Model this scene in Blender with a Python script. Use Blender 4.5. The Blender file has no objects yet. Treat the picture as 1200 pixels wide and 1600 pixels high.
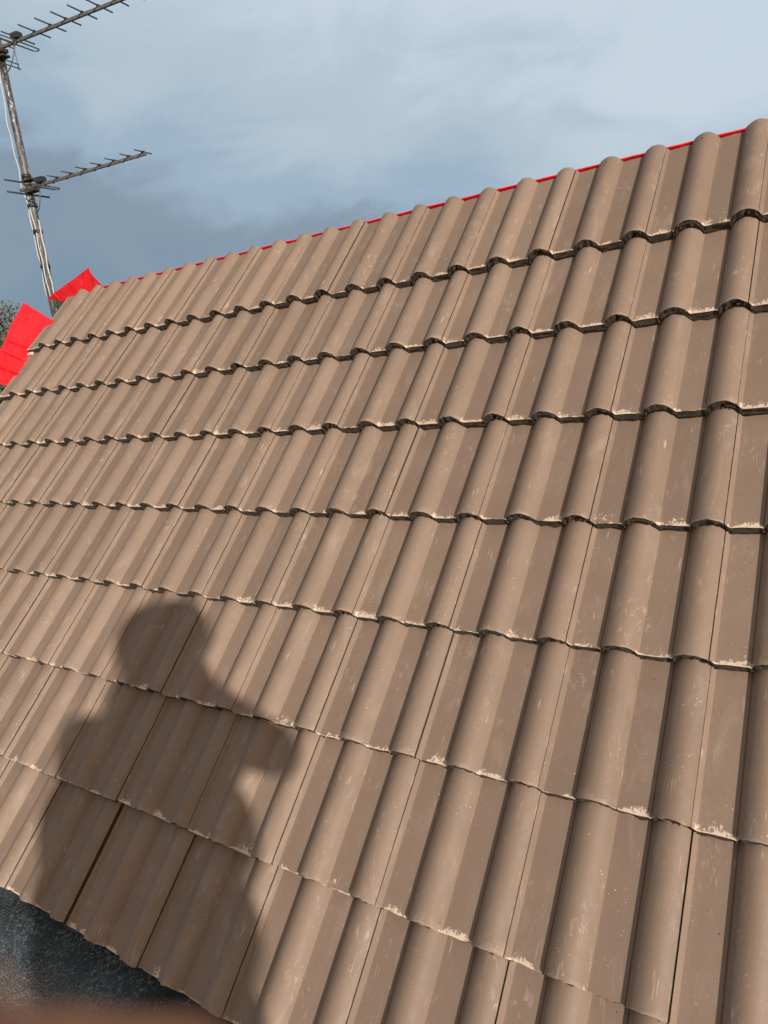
import bpy, bmesh, math, random
from mathutils import Vector, Matrix, noise as mnoise
random.seed(7)
sc = bpy.context.scene
col = sc.collection
R = math.radians
Z0 = 5.2                                   # height of the first tile nose line above the ground

# ------------------------------------------------------------------ camera
CAM = Vector((2.03816, -2.32604, -0.17032 + Z0))
RIGHT = Vector((0.83245, 0.53737, -0.13515))
DOWN = Vector((0.02536, -0.28061, -0.95949))
FWD = Vector((-0.55352, 0.79530, -0.24722))
cam_d = bpy.data.cameras.new('camera')
cam = bpy.data.objects.new('camera', cam_d)
col.objects.link(cam)
m = Matrix((RIGHT, -DOWN, -FWD)).transposed().to_4x4()
m.translation = CAM
cam.matrix_world = m
cam_d.sensor_fit = 'VERTICAL'
cam_d.sensor_height = 36
cam_d.lens = 1105.3 / 1600 * 36
cam_d.clip_start = 0.01
cam_d.clip_end = 6000
cam_d.dof.use_dof = True
cam_d.dof.focus_distance = 2.2
cam_d.dof.aperture_fstop = 24.87 / 3.0
sc.camera = cam

# ------------------------------------------------------------------ sky and sun
SUN = Vector((0.75578, -0.54350, 0.36524)).normalized()
w = bpy.data.worlds.new('World')
sc.world = w
w.use_nodes = True
nt = w.node_tree
N = nt.nodes
N.clear()
L = nt.links


def nd(t, **k):
    n = N.new(t)
    for a, b in k.items():
        setattr(n, a, b)
    return n


out = nd('ShaderNodeOutputWorld')
bg = nd('ShaderNodeBackground')
bg.inputs['Strength'].default_value = 0.1
sky = nd('ShaderNodeTexSky', sky_type='NISHITA')
sky.sun_disc = False
sky.sun_elevation = math.asin(SUN.z)
sky.sun_rotation = math.atan2(SUN.x, SUN.y)
sky.altitude = 50
tc = nd('ShaderNodeTexCoord')
mp = nd('ShaderNodeMapping')
mp.inputs['Scale'].default_value = (1.0, 1.0, 2.1)
mp.inputs['Rotation'].default_value = (0.25, 0.2, 0.0)
n1 = nd('ShaderNodeTexNoise')
n1.inputs['Scale'].default_value = 2.3
n1.inputs['Detail'].default_value = 7
n1.inputs['Roughness'].default_value = 0.46
n1.inputs['Distortion'].default_value = 0.35
L.new(tc.outputs['Generated'], mp.inputs['Vector'])
L.new(mp.outputs[0], n1.inputs['Vector'])
n2 = nd('ShaderNodeTexNoise')
n2.inputs['Scale'].default_value = 6.0
n2.inputs['Detail'].default_value = 6
n2.inputs['Roughness'].default_value = 0.56
n2.inputs['Distortion'].default_value = 0.6
L.new(mp.outputs[0], n2.inputs['Vector'])
sx = nd('ShaderNodeSeparateXYZ')
L.new(tc.outputs['Generated'], sx.inputs[0])


def mth(op, a, b=None, c=None):
    n = nd('ShaderNodeMath', operation=op)
    for i, v in enumerate((a, b, c)):
        if v is None:
            continue
        if isinstance(v, (int, float)):
            n.inputs[i].default_value = v
        else:
            L.new(v, n.inputs[i])
    return n.outputs[0]


# dense rain cloud low in the north-west, thinner and brighter cloud above it and to the east
gz = mth('MULTIPLY', sx.outputs['Z'], 2.3)
gx = mth('MULTIPLY', sx.outputs['X'], 0.85)
g = mth('ADD', gz, gx)
g = mth('ADD', g, 0.46)
nn = mth('MULTIPLY', mth('SUBTRACT', n1.outputs['Fac'], 0.5), 0.70)
nn2 = mth('MULTIPLY', mth('SUBTRACT', n2.outputs['Fac'], 0.5), 0.62)
g = mth('ADD', g, nn)
g = mth('ADD', g, nn2)
rp = nd('ShaderNodeValToRGB')
rp.color_ramp.interpolation = 'EASE'
e = rp.color_ramp.elements
e[0].position = 0.0
e[0].color = (0.215, 0.305, 0.400, 1)
e[1].position = 1.0
e[1].color = (0.22, 0.26, 0.30, 1)  # overhead cloud, out of view, darkened to cut fill light on the tiles
for p_, c_ in ((0.09, (0.245, 0.325, 0.415, 1)), (0.19, (0.34, 0.455, 0.57, 1)), (0.30, (0.445, 0.55, 0.64, 1)), (0.46, (0.565, 0.665, 0.75, 1)), (0.62, (0.61, 0.72, 0.82, 1)), (0.84, (0.28, 0.33, 0.38, 1))):
    q = e.new(p_)
    q.color = c_
L.new(mth('MULTIPLY', g, 0.5), rp.inputs[0])
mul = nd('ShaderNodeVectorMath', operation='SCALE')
# unseen cloud on the sun's side, brightened and warmed to shape the roof's shade
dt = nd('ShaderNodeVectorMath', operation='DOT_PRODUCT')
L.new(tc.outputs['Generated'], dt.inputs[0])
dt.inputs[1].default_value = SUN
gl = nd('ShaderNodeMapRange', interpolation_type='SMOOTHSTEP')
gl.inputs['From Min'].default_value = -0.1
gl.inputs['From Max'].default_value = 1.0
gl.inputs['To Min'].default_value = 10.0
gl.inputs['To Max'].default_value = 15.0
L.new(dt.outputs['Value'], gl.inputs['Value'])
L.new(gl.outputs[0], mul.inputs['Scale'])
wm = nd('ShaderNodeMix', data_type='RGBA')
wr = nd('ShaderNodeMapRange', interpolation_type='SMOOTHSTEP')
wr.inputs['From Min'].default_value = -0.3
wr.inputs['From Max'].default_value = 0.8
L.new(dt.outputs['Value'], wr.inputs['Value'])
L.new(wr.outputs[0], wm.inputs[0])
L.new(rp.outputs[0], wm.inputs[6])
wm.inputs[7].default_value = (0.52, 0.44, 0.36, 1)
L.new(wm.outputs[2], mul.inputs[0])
# a gap of clear sky to the east where the sun comes through
cr = nd('ShaderNodeMapRange')
cr.inputs['From Min'].default_value = 0.95
cr.inputs['From Max'].default_value = 1.5
cr.inputs['To Max'].default_value = 0.25
L.new(g, cr.inputs['Value'])
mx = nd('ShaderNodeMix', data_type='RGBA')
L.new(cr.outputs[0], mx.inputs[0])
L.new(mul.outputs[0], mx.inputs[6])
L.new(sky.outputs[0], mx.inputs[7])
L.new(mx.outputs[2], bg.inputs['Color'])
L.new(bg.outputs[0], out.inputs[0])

sd = bpy.data.lights.new('sun', 'SUN')
sd.energy = 5.0
sd.angle = R(1.1)
sd.color = (1.0, 0.97, 0.93)
so = bpy.data.objects.new('sun', sd)
so.rotation_mode = 'QUATERNION'
so.rotation_quaternion = SUN.to_track_quat('Z', 'Y')
so.location = (10, -10, 15)
col.objects.link(so)
sc.view_settings.view_transform = 'Standard'
sc.view_settings.look = 'None'
sc.view_settings.exposure = 0.0
sc.view_settings.gamma = 1
sc.view_settings.use_curve_mapping = False


# ------------------------------------------------------------------ helpers
def material(name):
    mt = bpy.data.materials.new(name)
    mt.use_nodes = True
    t = mt.node_tree
    b = t.nodes['Principled BSDF']
    return mt, t, b


class G:
    """short hand for building node graphs"""

    def __init__(s, t):
        s.t = t

    def n(s, ty, inp=None, **k):
        n = s.t.nodes.new(ty)
        for a, b in k.items():
            setattr(n, a, b)
        for a, b in (inp or {}).items():
            if hasattr(b, 'is_output'):
                s.t.links.new(b, n.inputs[a])
            else:
                n.inputs[a].default_value = b
        return n

    def m(s, op, a, b=0.0, c=0.0, clamp=False):
        n = s.t.nodes.new('ShaderNodeMath')
        n.operation = op
        n.use_clamp = clamp
        for i, v in enumerate((a, b, c)):
            if hasattr(v, 'is_output'):
                s.t.links.new(v, n.inputs[i])
            else:
                n.inputs[i].default_value = v
        return n.outputs[0]

    def rng(s, v, a, b, c=0.0, d=1.0):
        n = s.n('ShaderNodeMapRange', {'Value': v, 'From Min': a, 'From Max': b, 'To Min': c, 'To Max': d})
        return n.outputs[0]

    def mix(s, f, a, b, mode='MIX'):
        n = s.t.nodes.new('ShaderNodeMix')
        n.data_type = 'RGBA'
        n.blend_type = mode
        for i, v in ((0, f), (6, a), (7, b)):
            if hasattr(v, 'is_output'):
                s.t.links.new(v, n.inputs[i])
            else:
                n.inputs[i].default_value = v if i == 0 else (*v, 1)
        return n.outputs[2]

    def noise(s, vec, scale, detail=2, rough=0.5, dist=0.0):
        return s.n('ShaderNodeTexNoise', {'Vector': vec, 'Scale': scale, 'Detail': detail, 'Roughness': rough,
                                         'Distortion': dist}).outputs['Fac']

    def vscale(s, vec, xyz):
        return s.n('ShaderNodeVectorMath', {0: vec, 1: xyz}, operation='MULTIPLY').outputs[0]

    def bump(s, h, strength, dist, normal=None):
        d = {'Height': h, 'Strength': strength, 'Distance': dist}
        if normal is not None:
            d['Normal'] = normal
        return s.n('ShaderNodeBump', d).outputs[0]


def tag(o, label=None, cat=None, group=None, kind=None):
    if label:
        o['label'] = label
    if cat:
        o['category'] = cat
    if group:
        o['group'] = group
    if kind:
        o['kind'] = kind
    return o


def empty(name, loc=(0, 0, 0)):
    o = bpy.data.objects.new(name, None)
    o.location = loc
    o.empty_display_size = 0.1
    col.objects.link(o)
    return o


def link(name, me, mats, parent=None, smooth=False):
    if not isinstance(mats, (list, tuple)):
        mats = [mats]
    for q in mats:
        if q.name not in [x.name for x in me.materials if x]:
            me.materials.append(q)
    if smooth:
        for f in me.polygons:
            f.use_smooth = True
    o = bpy.data.objects.new(name, me)
    col.objects.link(o)
    if parent:
        o.parent = parent
        o.matrix_parent_inverse = Matrix.Translation(-parent.location) if parent.type == 'EMPTY' and parent.rotation_euler[0] == 0 else Matrix()
    return o


def mesh(name, v, f):
    me = bpy.data.meshes.new(name)
    me.from_pydata([tuple(x) for x in v], [], f)
    me.update()
    return me


def bm_mesh(name, bm):
    me = bpy.data.meshes.new(name)
    bm.to_mesh(me)
    bm.free()
    return me


def bx(bm, c, s, rot=None, bevel=0.0):
    r = bmesh.ops.create_cube(bm, size=1)
    vs = r['verts']
    M = Matrix.Translation(Vector(c)) @ (rot.to_4x4() if rot else Matrix()) @ Matrix.Diagonal((*s, 1))
    bmesh.ops.transform(bm, matrix=M, verts=vs)
    if bevel:
        es = list({ed for v in vs for ed in v.link_edges})
        bmesh.ops.bevel(bm, geom=es, offset=bevel, segments=2, affect='EDGES', profile=0.7)


def tube(bm, pts, rad, seg=10, cap=True):
    pts = [Vector(p) for p in pts]
    if not isinstance(rad, (list, tuple)):
        rad = [rad] * len(pts)
    rings = []
    prev = None
    for i, p in enumerate(pts):
        d = (pts[min(i + 1, len(pts) - 1)] - pts[max(i - 1, 0)]).normalized()
        if prev is None:
            u = d.orthogonal().normalized()
        else:
            u = (prev - d * prev.dot(d)).normalized()
        prev = u
        v = d.cross(u)
        rings.append([bm.verts.new(p + (u * math.cos(2 * math.pi * k / seg) + v * math.sin(2 * math.pi * k / seg)) * rad[i]) for k in range(seg)])
    for a, b in zip(rings, rings[1:]):
        for k in range(seg):
            f = bm.faces.new((a[k], a[(k + 1) % seg], b[(k + 1) % seg], b[k]))
            f.smooth = True
    if cap:
        bm.faces.new(rings[0][::-1])
        bm.faces.new(rings[-1])


S45 = math.sin(R(45))


def W(u, v, n):
    """roof coordinates (along the eave, up the slope, off the slope) -> world"""
    return Vector((u, v * S45 - n * S45, v * S45 + n * S45 + Z0))


# ------------------------------------------------------------------ materials
def tile_material():
    mt, t, b = material('coated_tile')
    g = G(t)
    tcn = g.n('ShaderNodeTexCoord')
    oi = g.n('ShaderNodeObjectInfo')
    obj = tcn.outputs['Object']
    rnd = g.m('MULTIPLY', oi.outputs['Random'], 37.0)
    off = g.n('ShaderNodeCombineXYZ', {0: rnd, 1: g.m('MULTIPLY', rnd, 1.7), 2: 0.0}).outputs[0]
    P = g.n('ShaderNodeVectorMath', {0: obj, 1: off}, operation='ADD').outputs[0]
    s3 = g.n('ShaderNodeSeparateXYZ', {0: obj})
    x, y = s3.outputs[0], s3.outputs[1]
    base = (0.208, 0.139, 0.096)
    c = g.mix(g.rng(g.noise(P, 9, 3), 0.35, 0.7), base, (0.224, 0.151, 0.106))
    # per tile shade
    rr = g.rng(oi.outputs['Random'], 0, 1, 0.90, 1.07)
    c = g.mix(1.0, c, g.n('ShaderNodeCombineXYZ', {0: rr, 1: rr, 2: rr}).outputs[0], 'MULTIPLY')
    # fine sandy grain
    gr = g.noise(P, 520, 3, 0.7)
    k = g.rng(gr, 0.25, 0.75, 0.84, 1.16)
    c = g.mix(1.0, c, g.n('ShaderNodeCombineXYZ', {0: k, 1: k, 2: k}).outputs[0], 'MULTIPLY')
    # dusty smears, drawn out down the slope
    Ps = g.vscale(P, (16, 5, 16))
    sm = g.noise(Ps, 1.0, 5, 0.62, 0.6)
    c = g.mix(g.m('MULTIPLY', g.rng(sm, 0.57, 0.76), 0.30), c, (0.40, 0.30, 0.22))
    ch = g.m('MULTIPLY', g.rng(g.noise(g.vscale(P, (70, 34, 70)), 1.0, 5, 0.7, 0.5), 0.56, 0.66), g.rng(g.noise(P, 5.0, 3, 0.6), 0.55, 0.66))
    c = g.mix(g.m('MULTIPLY', ch, 0.34), c, (0.54, 0.43, 0.34))
    # chalky scuffs by the nose, stronger on some tiles
    st = g.noise(g.vscale(P, (330, 120, 330)), 1.0, 4, 0.7)
    st2 = g.noise(g.vscale(P, (90, 200, 90)), 1.0, 3, 0.7)
    patch = g.noise(P, 17, 3, 0.6)
    flat = g.rng(s3.outputs[2], 0.004, 0.010, 1.0, 0.14)
    reach = g.rng(patch, 0.42, 0.72, -0.002, 0.040)
    near = g.m('SUBTRACT', 1.0, g.m('DIVIDE', y, g.m('MAXIMUM', reach, 0.0008)), clamp=True)
    a_ = g.m('ADD', g.m('MULTIPLY', st, 0.6), g.m('MULTIPLY', st2, 0.4))
    a_ = g.m('ADD', a_, g.m('MULTIPLY', near, 0.17))
    scuff = g.m('MULTIPLY', g.m('MULTIPLY', g.rng(a_, 0.565, 0.615), g.m('GREATER_THAN', near, 0.02)), flat)
    scuff = g.m('MULTIPLY', scuff, g.rng(near, 0.0, 0.35, 0.25, 1.0))
    c = g.mix(g.m('MULTIPLY', scuff, 0.85), c, (0.66, 0.49, 0.36))
    # worn nose arris
    ar = g.m('MULTIPLY', g.rng(y, 0.0, 0.004, 1.0, 0.0), g.rng(g.noise(P, 160, 3, 0.6), 0.54, 0.66))
    c = g.mix(g.m('MULTIPLY', ar, 0.22), c, (0.50, 0.37, 0.27))
    # rubbed line beside the side lap
    e1 = g.m('MULTIPLY', g.rng(x, 0.2955, 0.2978, 0.0, 1.0), g.rng(g.noise(g.vscale(P, (60, 22, 60)), 1.0, 3, 0.6), 0.53, 0.64))
    c = g.mix(g.m('MULTIPLY', e1, 0.32), c, (0.50, 0.38, 0.29))
    # scratches: thin contour lines of a stretched noise, only here and there
    sn = g.noise(g.vscale(P, (34, 6, 34)), 1.0, 1, 0.3, 0.25)
    ln = g.m('SUBTRACT', 1.0, g.m('DIVIDE', g.m('ABSOLUTE', g.m('SUBTRACT', sn, 0.5)), 0.006), clamp=True)
    gate = g.rng(g.noise(P, 9, 2), 0.56, 0.60)
    brk = g.rng(g.noise(P, 240, 2), 0.40, 0.55)
    c = g.mix(g.m('MULTIPLY', g.m('MULTIPLY', g.m('MULTIPLY', ln, gate), brk), 0.30), c, (0.58, 0.45, 0.35))
    # straight pencil-like rubs
    s2 = g.noise(g.vscale(P, (420, 16, 300)), 1.0, 2, 0.5)
    gate2 = g.rng(g.noise(g.vscale(P, (30, 14, 30)), 1.0, 2), 0.60, 0.68)
    c = g.mix(g.m('MULTIPLY', g.m('MULTIPLY', g.rng(s2, 0.60, 0.68), gate2), 0.55), c, (0.56, 0.44, 0.34))
    # white and dark specks
    v1 = g.n('ShaderNodeTexVoronoi', {'Vector': P, 'Scale': 210.0}, feature='F1')
    dens = g.rng(g.noise(P, 11, 4, 0.65), 0.45, 0.66, 0.02, 0.26)
    hsv = g.n('ShaderNodeSeparateXYZ', {0: v1.outputs['Color']})
    sp = g.m('LESS_THAN', v1.outputs['Distance'], g.m('MULTIPLY', dens, g.m('MULTIPLY', hsv.outputs[1], g.m('MULTIPLY', hsv.outputs[1], 1.15))))
    sp = g.m('MULTIPLY', sp, g.m('GREATER_THAN', hsv.outputs[0], 0.45))
    c = g.mix(g.m('MULTIPLY', sp, 0.7), c, (0.62, 0.50, 0.40))
    v2 = g.n('ShaderNodeTexVoronoi', {'Vector': P, 'Scale': 60.0}, feature='F1')
    h2 = g.n('ShaderNodeSeparateXYZ', {0: v2.outputs['Color']})
    dk = g.m('MULTIPLY', g.m('LESS_THAN', v2.outputs['Distance'], g.m('MULTIPLY', h2.outputs[1], 0.10)), g.m('GREATER_THAN', h2.outputs[0], 0.86))
    c = g.mix(dk, c, (0.05, 0.032, 0.022))
    # nail hole near the head on the first roll
    nx = g.m('SUBTRACT', x, 0.113)
    ny = g.m('SUBTRACT', y, 0.402)
    hole = g.m('LESS_THAN', g.m('ADD', g.m('MULTIPLY', nx, nx), g.m('MULTIPLY', ny, ny)), 0.0000085)
    c = g.mix(hole, c, (0.01, 0.007, 0.005))
    t.links.new(c, b.inputs['Base Color'])
    t.links.new(g.rng(g.noise(P, 40, 3), 0.3, 0.7, 0.56, 0.68), b.inputs['Roughness'])
    b.inputs['Specular IOR Level'].default_value = 0.32
    h = g.m('ADD', g.m('MULTIPLY', gr, 0.5), g.m('MULTIPLY', g.noise(P, 180, 3), 0.7))
    h = g.m('ADD', h, g.m('MULTIPLY', scuff, 0.5))
    n0 = g.bump(g.noise(P, 14, 2), 0.25, 0.004)
    t.links.new(g.bump(h, 0.35, 0.0007, n0), b.inputs['Normal'])
    return mt


def body_material():
    mt, t, b = material('raw_tile_concrete')
    g = G(t)
    P = g.n('ShaderNodeTexCoord').outputs['Object']
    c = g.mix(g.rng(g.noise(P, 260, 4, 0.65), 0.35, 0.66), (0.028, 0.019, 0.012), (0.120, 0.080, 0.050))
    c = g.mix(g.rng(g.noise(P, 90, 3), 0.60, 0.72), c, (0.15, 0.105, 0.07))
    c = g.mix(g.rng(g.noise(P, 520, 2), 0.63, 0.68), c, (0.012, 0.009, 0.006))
    t.links.new(c, b.inputs['Base Color'])
    b.inputs['Roughness'].default_value = 0.95
    t.links.new(g.bump(g.noise(P, 300, 4, 0.75), 1.0, 0.006), b.inputs['Normal'])
    return mt


def simple(name, colr, rough=0.8, metal=0.0, var=0.15, scale=20, bump=0.0, col2=None, spec=None):
    mt, t, b = material(name)
    g = G(t)
    P = g.n('ShaderNodeTexCoord').outputs['Object']
    c2 = col2 or tuple(q * (1 - var) for q in colr)
    c = g.mix(g.rng(g.noise(P, scale, 4, 0.6), 0.35, 0.65), colr, c2)
    t.links.new(c, b.inputs['Base Color'])
    b.inputs['Roughness'].default_value = rough
    b.inputs['Metallic'].default_value = metal
    if spec is not None:
        b.inputs['Specular IOR Level'].default_value = spec
    if bump:
        t.links.new(g.bump(g.noise(P, scale * 3, 4), 0.6, bump), b.inputs['Normal'])
    return mt


M_tile = tile_material()
M_raw = body_material()
M_wood = simple('sawn_timber', (0.42, 0.29, 0.17), 0.85, var=0.4, scale=25, bump=0.002)
M_board = simple('scaffold_board_wood', (0.33, 0.25, 0.17), 0.85, var=0.4, scale=18, bump=0.003)
M_render = simple('rendered_wall', (0.52, 0.49, 0.44), 0.9, var=0.12, scale=6, bump=0.003)
M_brickcol = simple('chimney_brick', (0.060, 0.062, 0.066), 0.9, var=0.4, scale=30, bump=0.002)
M_mortar = simple('mortar', (0.10, 0.10, 0.10), 0.95, var=0.2, scale=60)
M_alu = simple('weathered_aluminium', (0.20, 0.19, 0.18), 0.55, 0.5, scale=60, col2=(0.10, 0.085, 0.075))
M_rod = simple('dark_oxidised_rod', (0.045, 0.042, 0.042), 0.6, 0.3, var=0.5, scale=90)
M_black = simple('black_plastic', (0.018, 0.019, 0.021), 0.5, var=0.2)
M_cable = simple('pale_cable_sheath', (0.55, 0.52, 0.47), 0.5, var=0.25, scale=40)
M_cable_dark = simple('dark_cable_sheath', (0.10, 0.09, 0.085), 0.5, var=0.3, scale=40)
M_rust = simple('rusty_steel', (0.075, 0.042, 0.027), 0.9, 0.2, scale=80, col2=(0.035, 0.022, 0.018), bump=0.002)


def mast_material():
    mt, t, b = material('weathered_mast_steel')
    g = G(t)
    P = g.n('ShaderNodeTexCoord').outputs['Object']
    a = g.noise(g.vscale(P, (40, 40, 9)), 1.0, 5, 0.7)
    c = g.mix(g.rng(a, 0.42, 0.55), (0.028, 0.028, 0.030), (0.12, 0.115, 0.112))
    c = g.mix(g.rng(g.noise(g.vscale(P, (55, 55, 12)), 1.0, 4, 0.7), 0.58, 0.64), c, (0.20, 0.10, 0.055))
    c = g.mix(g.rng(g.noise(g.vscale(P, (70, 70, 14)), 1.3, 4, 0.7), 0.60, 0.64), c, (0.62, 0.55, 0.48))
    t.links.new(c, b.inputs['Base Color'])
    b.inputs['Roughness'].default_value = 0.55
    b.inputs['Metallic'].default_value = 0.25
    t.links.new(g.bump(a, 0.5, 0.002), b.inputs['Normal'])
    return mt


M_mast = mast_material()


def membrane_material():
    mt, t, b = material('red_roofing_membrane')
    g = G(t)
    P = g.n('ShaderNodeTexCoord').outputs['Object']
    c = g.mix(g.rng(g.noise(P, 6, 3), 0.4, 0.62), (0.80, 0.008, 0.014), (0.74, 0.016, 0.024))
    t.links.new(c, b.inputs['Base Color'])
    b.inputs['Roughness'].default_value = 0.6
    b.inputs['Specular IOR Level'].default_value = 0.35
    tr = g.n('ShaderNodeBsdfTranslucent', {'Color': (0.9, 0.01, 0.015, 1)})
    ms = g.n('ShaderNodeMixShader', {0: 0.12, 1: b.outputs[0], 2: tr.outputs[0]})
    t.links.new(ms.outputs[0], t.nodes['Material Output'].inputs[0])
    t.links.new(g.bump(g.noise(P, 30, 4), 0.5, 0.006), b.inputs['Normal'])
    return mt


M_red = membrane_material()


def sheet_material():
    mt, t, b = material('dark_eaves_sheet')
    g = G(t)
    P = g.n('ShaderNodeTexCoord').outputs['Object']
    c = g.mix(g.rng(g.noise(P, 7, 4), 0.38, 0.62), (0.010, 0.015, 0.018), (0.030, 0.040, 0.046))
    dust = g.m('MULTIPLY', g.rng(g.noise(g.vscale(P, (1.0, 0.45, 1.0)), 170, 4, 0.75), 0.50, 0.64), g.rng(g.noise(P, 5.5, 4, 0.6), 0.40, 0.60))
    s3 = g.n('ShaderNodeSeparateXYZ', {0: P})
    # dirt collects on the lower, outer edge of the sheet
    edge = g.rng(g.m('ADD', s3.outputs[1], g.m('MULTIPLY', g.m('SUBTRACT', g.noise(P, 9, 4), 0.5), 0.14)), -1.62, -1.72)
    c = g.mix(g.m('MULTIPLY', g.m('MAXIMUM', dust, g.m('MULTIPLY', g.rng(g.noise(P, 190, 3, 0.7), 0.46, 0.62), g.m('MULTIPLY', edge, 0.8))), 0.75), c, (0.30, 0.31, 0.31))
    soil = g.m('MULTIPLY', edge, g.rng(g.noise(P, 120, 4, 0.7), 0.3, 0.6))
    c = g.mix(g.m('MULTIPLY', g.rng(s3.outputs[1], -1.68, -1.76), 0.75), c, (0.16, 0.095, 0.06))
    sp = g.n('ShaderNodeTexVoronoi', {'Vector': g.vscale(P, (1, 0.6, 1)), 'Scale': 230.0}, feature='F1')
    cs = g.n('ShaderNodeSeparateXYZ', {0: sp.outputs['Color']})
    c = g.mix(g.m('MULTIPLY', g.m('LESS_THAN', sp.outputs['Distance'], 0.24), g.m('GREATER_THAN', cs.outputs[0], g.rng(g.noise(P, 9, 4, 0.6), 0.40, 0.66, 1.0, 0.42))), c, (0.36, 0.38, 0.39))
    # hairline scratches
    ln = g.m('SUBTRACT', 1.0, g.m('DIVIDE', g.m('ABSOLUTE', g.m('SUBTRACT', g.noise(P, 6, 2, 0.4, 1.2), 0.5)), 0.0035), clamp=True)
    c = g.mix(g.m('MULTIPLY', ln, 0.35), c, (0.36, 0.36, 0.36))
    # brown grit
    gr = g.m('MULTIPLY', g.rng(g.noise(P, 130, 3, 0.7), 0.56, 0.60), g.rng(g.noise(P, 9, 2), 0.62, 0.68))
    c = g.mix(gr, c, (0.03, 0.016, 0.010))
    t.links.new(c, b.inputs['Base Color'])
    b.inputs['Roughness'].default_value = 0.72
    b.inputs['Specular IOR Level'].default_value = 0.35
    t.links.new(g.bump(g.noise(P, 70, 6, 0.75), 0.9, 0.007), b.inputs['Normal'])
    return mt


M_sheet = sheet_material()
M_felt = simple('grey_underlay', (0.10, 0.10, 0.11), 0.9, var=0.2)
M_grass = simple('rough_grass', (0.055, 0.085, 0.028), 0.95, scale=0.4, col2=(0.09, 0.10, 0.045))
M_bark = simple('bark', (0.10, 0.082, 0.065), 0.95, var=0.4, scale=12, bump=0.01)
M_leaf = simple('dull_foliage', (0.080, 0.078, 0.048), 0.8, scale=1.5, col2=(0.12, 0.105, 0.07))
M_skin = simple('skin', (0.44, 0.185, 0.085), 0.5, var=0.08, scale=25)
M_jacket = simple('navy_jacket', (0.03, 0.04, 0.065), 0.9, var=0.2, scale=12)
M_trouser = simple('charcoal_trousers', (0.035, 0.035, 0.037), 0.95, var=0.2, scale=12)
M_hat = simple('knitted_hat_wool', (0.05, 0.05, 0.055), 0.95, var=0.3, scale=60, bump=0.003)

# ------------------------------------------------------------------ ground
bm = bmesh.new()
bmesh.ops.create_grid(bm, x_segments=40, y_segments=40, size=2500)
gme = bm_mesh('ground', bm)
tag(link('ground', gme, M_grass), kind='structure')

# ------------------------------------------------------------------ the house
house = empty('house', (0.75, 0, 0))
tag(house, 'house with steep brown double-rolled tile roof filling the view', 'house')
U0, U1 = -1.8, 3.6
EAVE_Y, EAVE_Z = -1.588, -1.588 + Z0


def tobj(name, bm, mat, parent=house, smooth=False):
    return link(name, bm_mesh(name, bm), mat, parent, smooth)


RY = 0.345                       # ridge line position in world y
# walls: front, rear and the two gables
bm = bmesh.new()
bx(bm, ((U0 + U1) / 2 + 0.1, -1.22, (Z0 - 1.95) / 2), (U1 - U0 - 0.2, 0.25, Z0 - 1.95))
tobj('wall', bm, M_render)
bm = bmesh.new()
bx(bm, ((U0 + U1) / 2 + 0.1, 1.95, (Z0 - 1.95) / 2), (U1 - U0 - 0.2, 0.25, Z0 - 1.95))
tobj('wall', bm, M_render)
for gx_ in (U0 + 0.14, U1 - 0.05):
    bm = bmesh.new()
    y0, y1 = -1.09, 1.82
    pts = [(y0, 0), (y1, 0), (y1, Z0 - 1.42), (RY + 0.03, Z0 + 0.05), (y0, Z0 - 1.36)]
    a = [bm.verts.new((gx_ - 0.1, p[0], p[1])) for p in pts]
    b_ = [bm.verts.new((gx_ + 0.1, p[0], p[1])) for p in pts]
    bm.faces.new(a)
    bm.faces.new(b_[::-1])
    for i in range(5):
        j = (i + 1) % 5
        bm.faces.new((a[j], a[i], b_[i], b_[j]))
    bmesh.ops.recalc_face_normals(bm, faces=bm.faces)
    tobj('gable_wall', bm, M_render)


def slab(name, u0, u1, v0, v1, n0, n1, mat):
    vs = [W(u, v, n) for u in (u0, u1) for v in (v0, v1) for n in (n0, n1)]
    fs = [(0, 1, 3, 2), (4, 6, 7, 5), (0, 4, 5, 1), (2, 3, 7, 6), (0, 2, 6, 4), (1, 5, 7, 3)]
    return link(name, mesh(name, vs, fs), mat, house)


slab('roof_deck', U0 + 0.05, U1 - 0.03, -2.19, 0.40, -0.135, -0.120, M_felt)
# rear slope under its red membrane
ra = [Vector((x_, y_, z_ + Z0)) for x_ in (U0 + 0.05, U1 - 0.03) for (y_, z_) in ((RY, 0.205), (2.25, -1.715), (2.235, -1.73), (RY, 0.185))]
link('rear_slope', mesh('rear_slope', ra, [(0, 1, 2, 3), (4, 7, 6, 5), (0, 4, 5, 1), (1, 5, 6, 2), (2, 6, 7, 3), (3, 7, 4, 0)]), M_red, house)

# ---- tile meshes -------------------------------------------------
ROLL = [(0, 0), (0.0006, -0.0020), (0.0024, -0.0014), (0.0046, 0.0072), (0.0085, 0.0128), (0.0140, 0.0178), (0.0200, 0.0219), (0.0260, 0.0254),
        (0.033, 0.0285), (0.041, 0.0302), (0.050, 0.0299), (0.058, 0.0275), (0.066, 0.0229), (0.072, 0.0173), (0.0785, 0.0089), (0.084, 0.0)]
LIFT = 0.0026                   # the pans rise slightly towards the roll on their right


def roll_z(x):
    if x <= 0 or x >= 0.084:
        return 0.0
    for (a, za), (b, zb) in zip(ROLL, ROLL[1:]):
        if a <= x <= b:
            return za + (zb - za) * (x - a) / (b - a)


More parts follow.
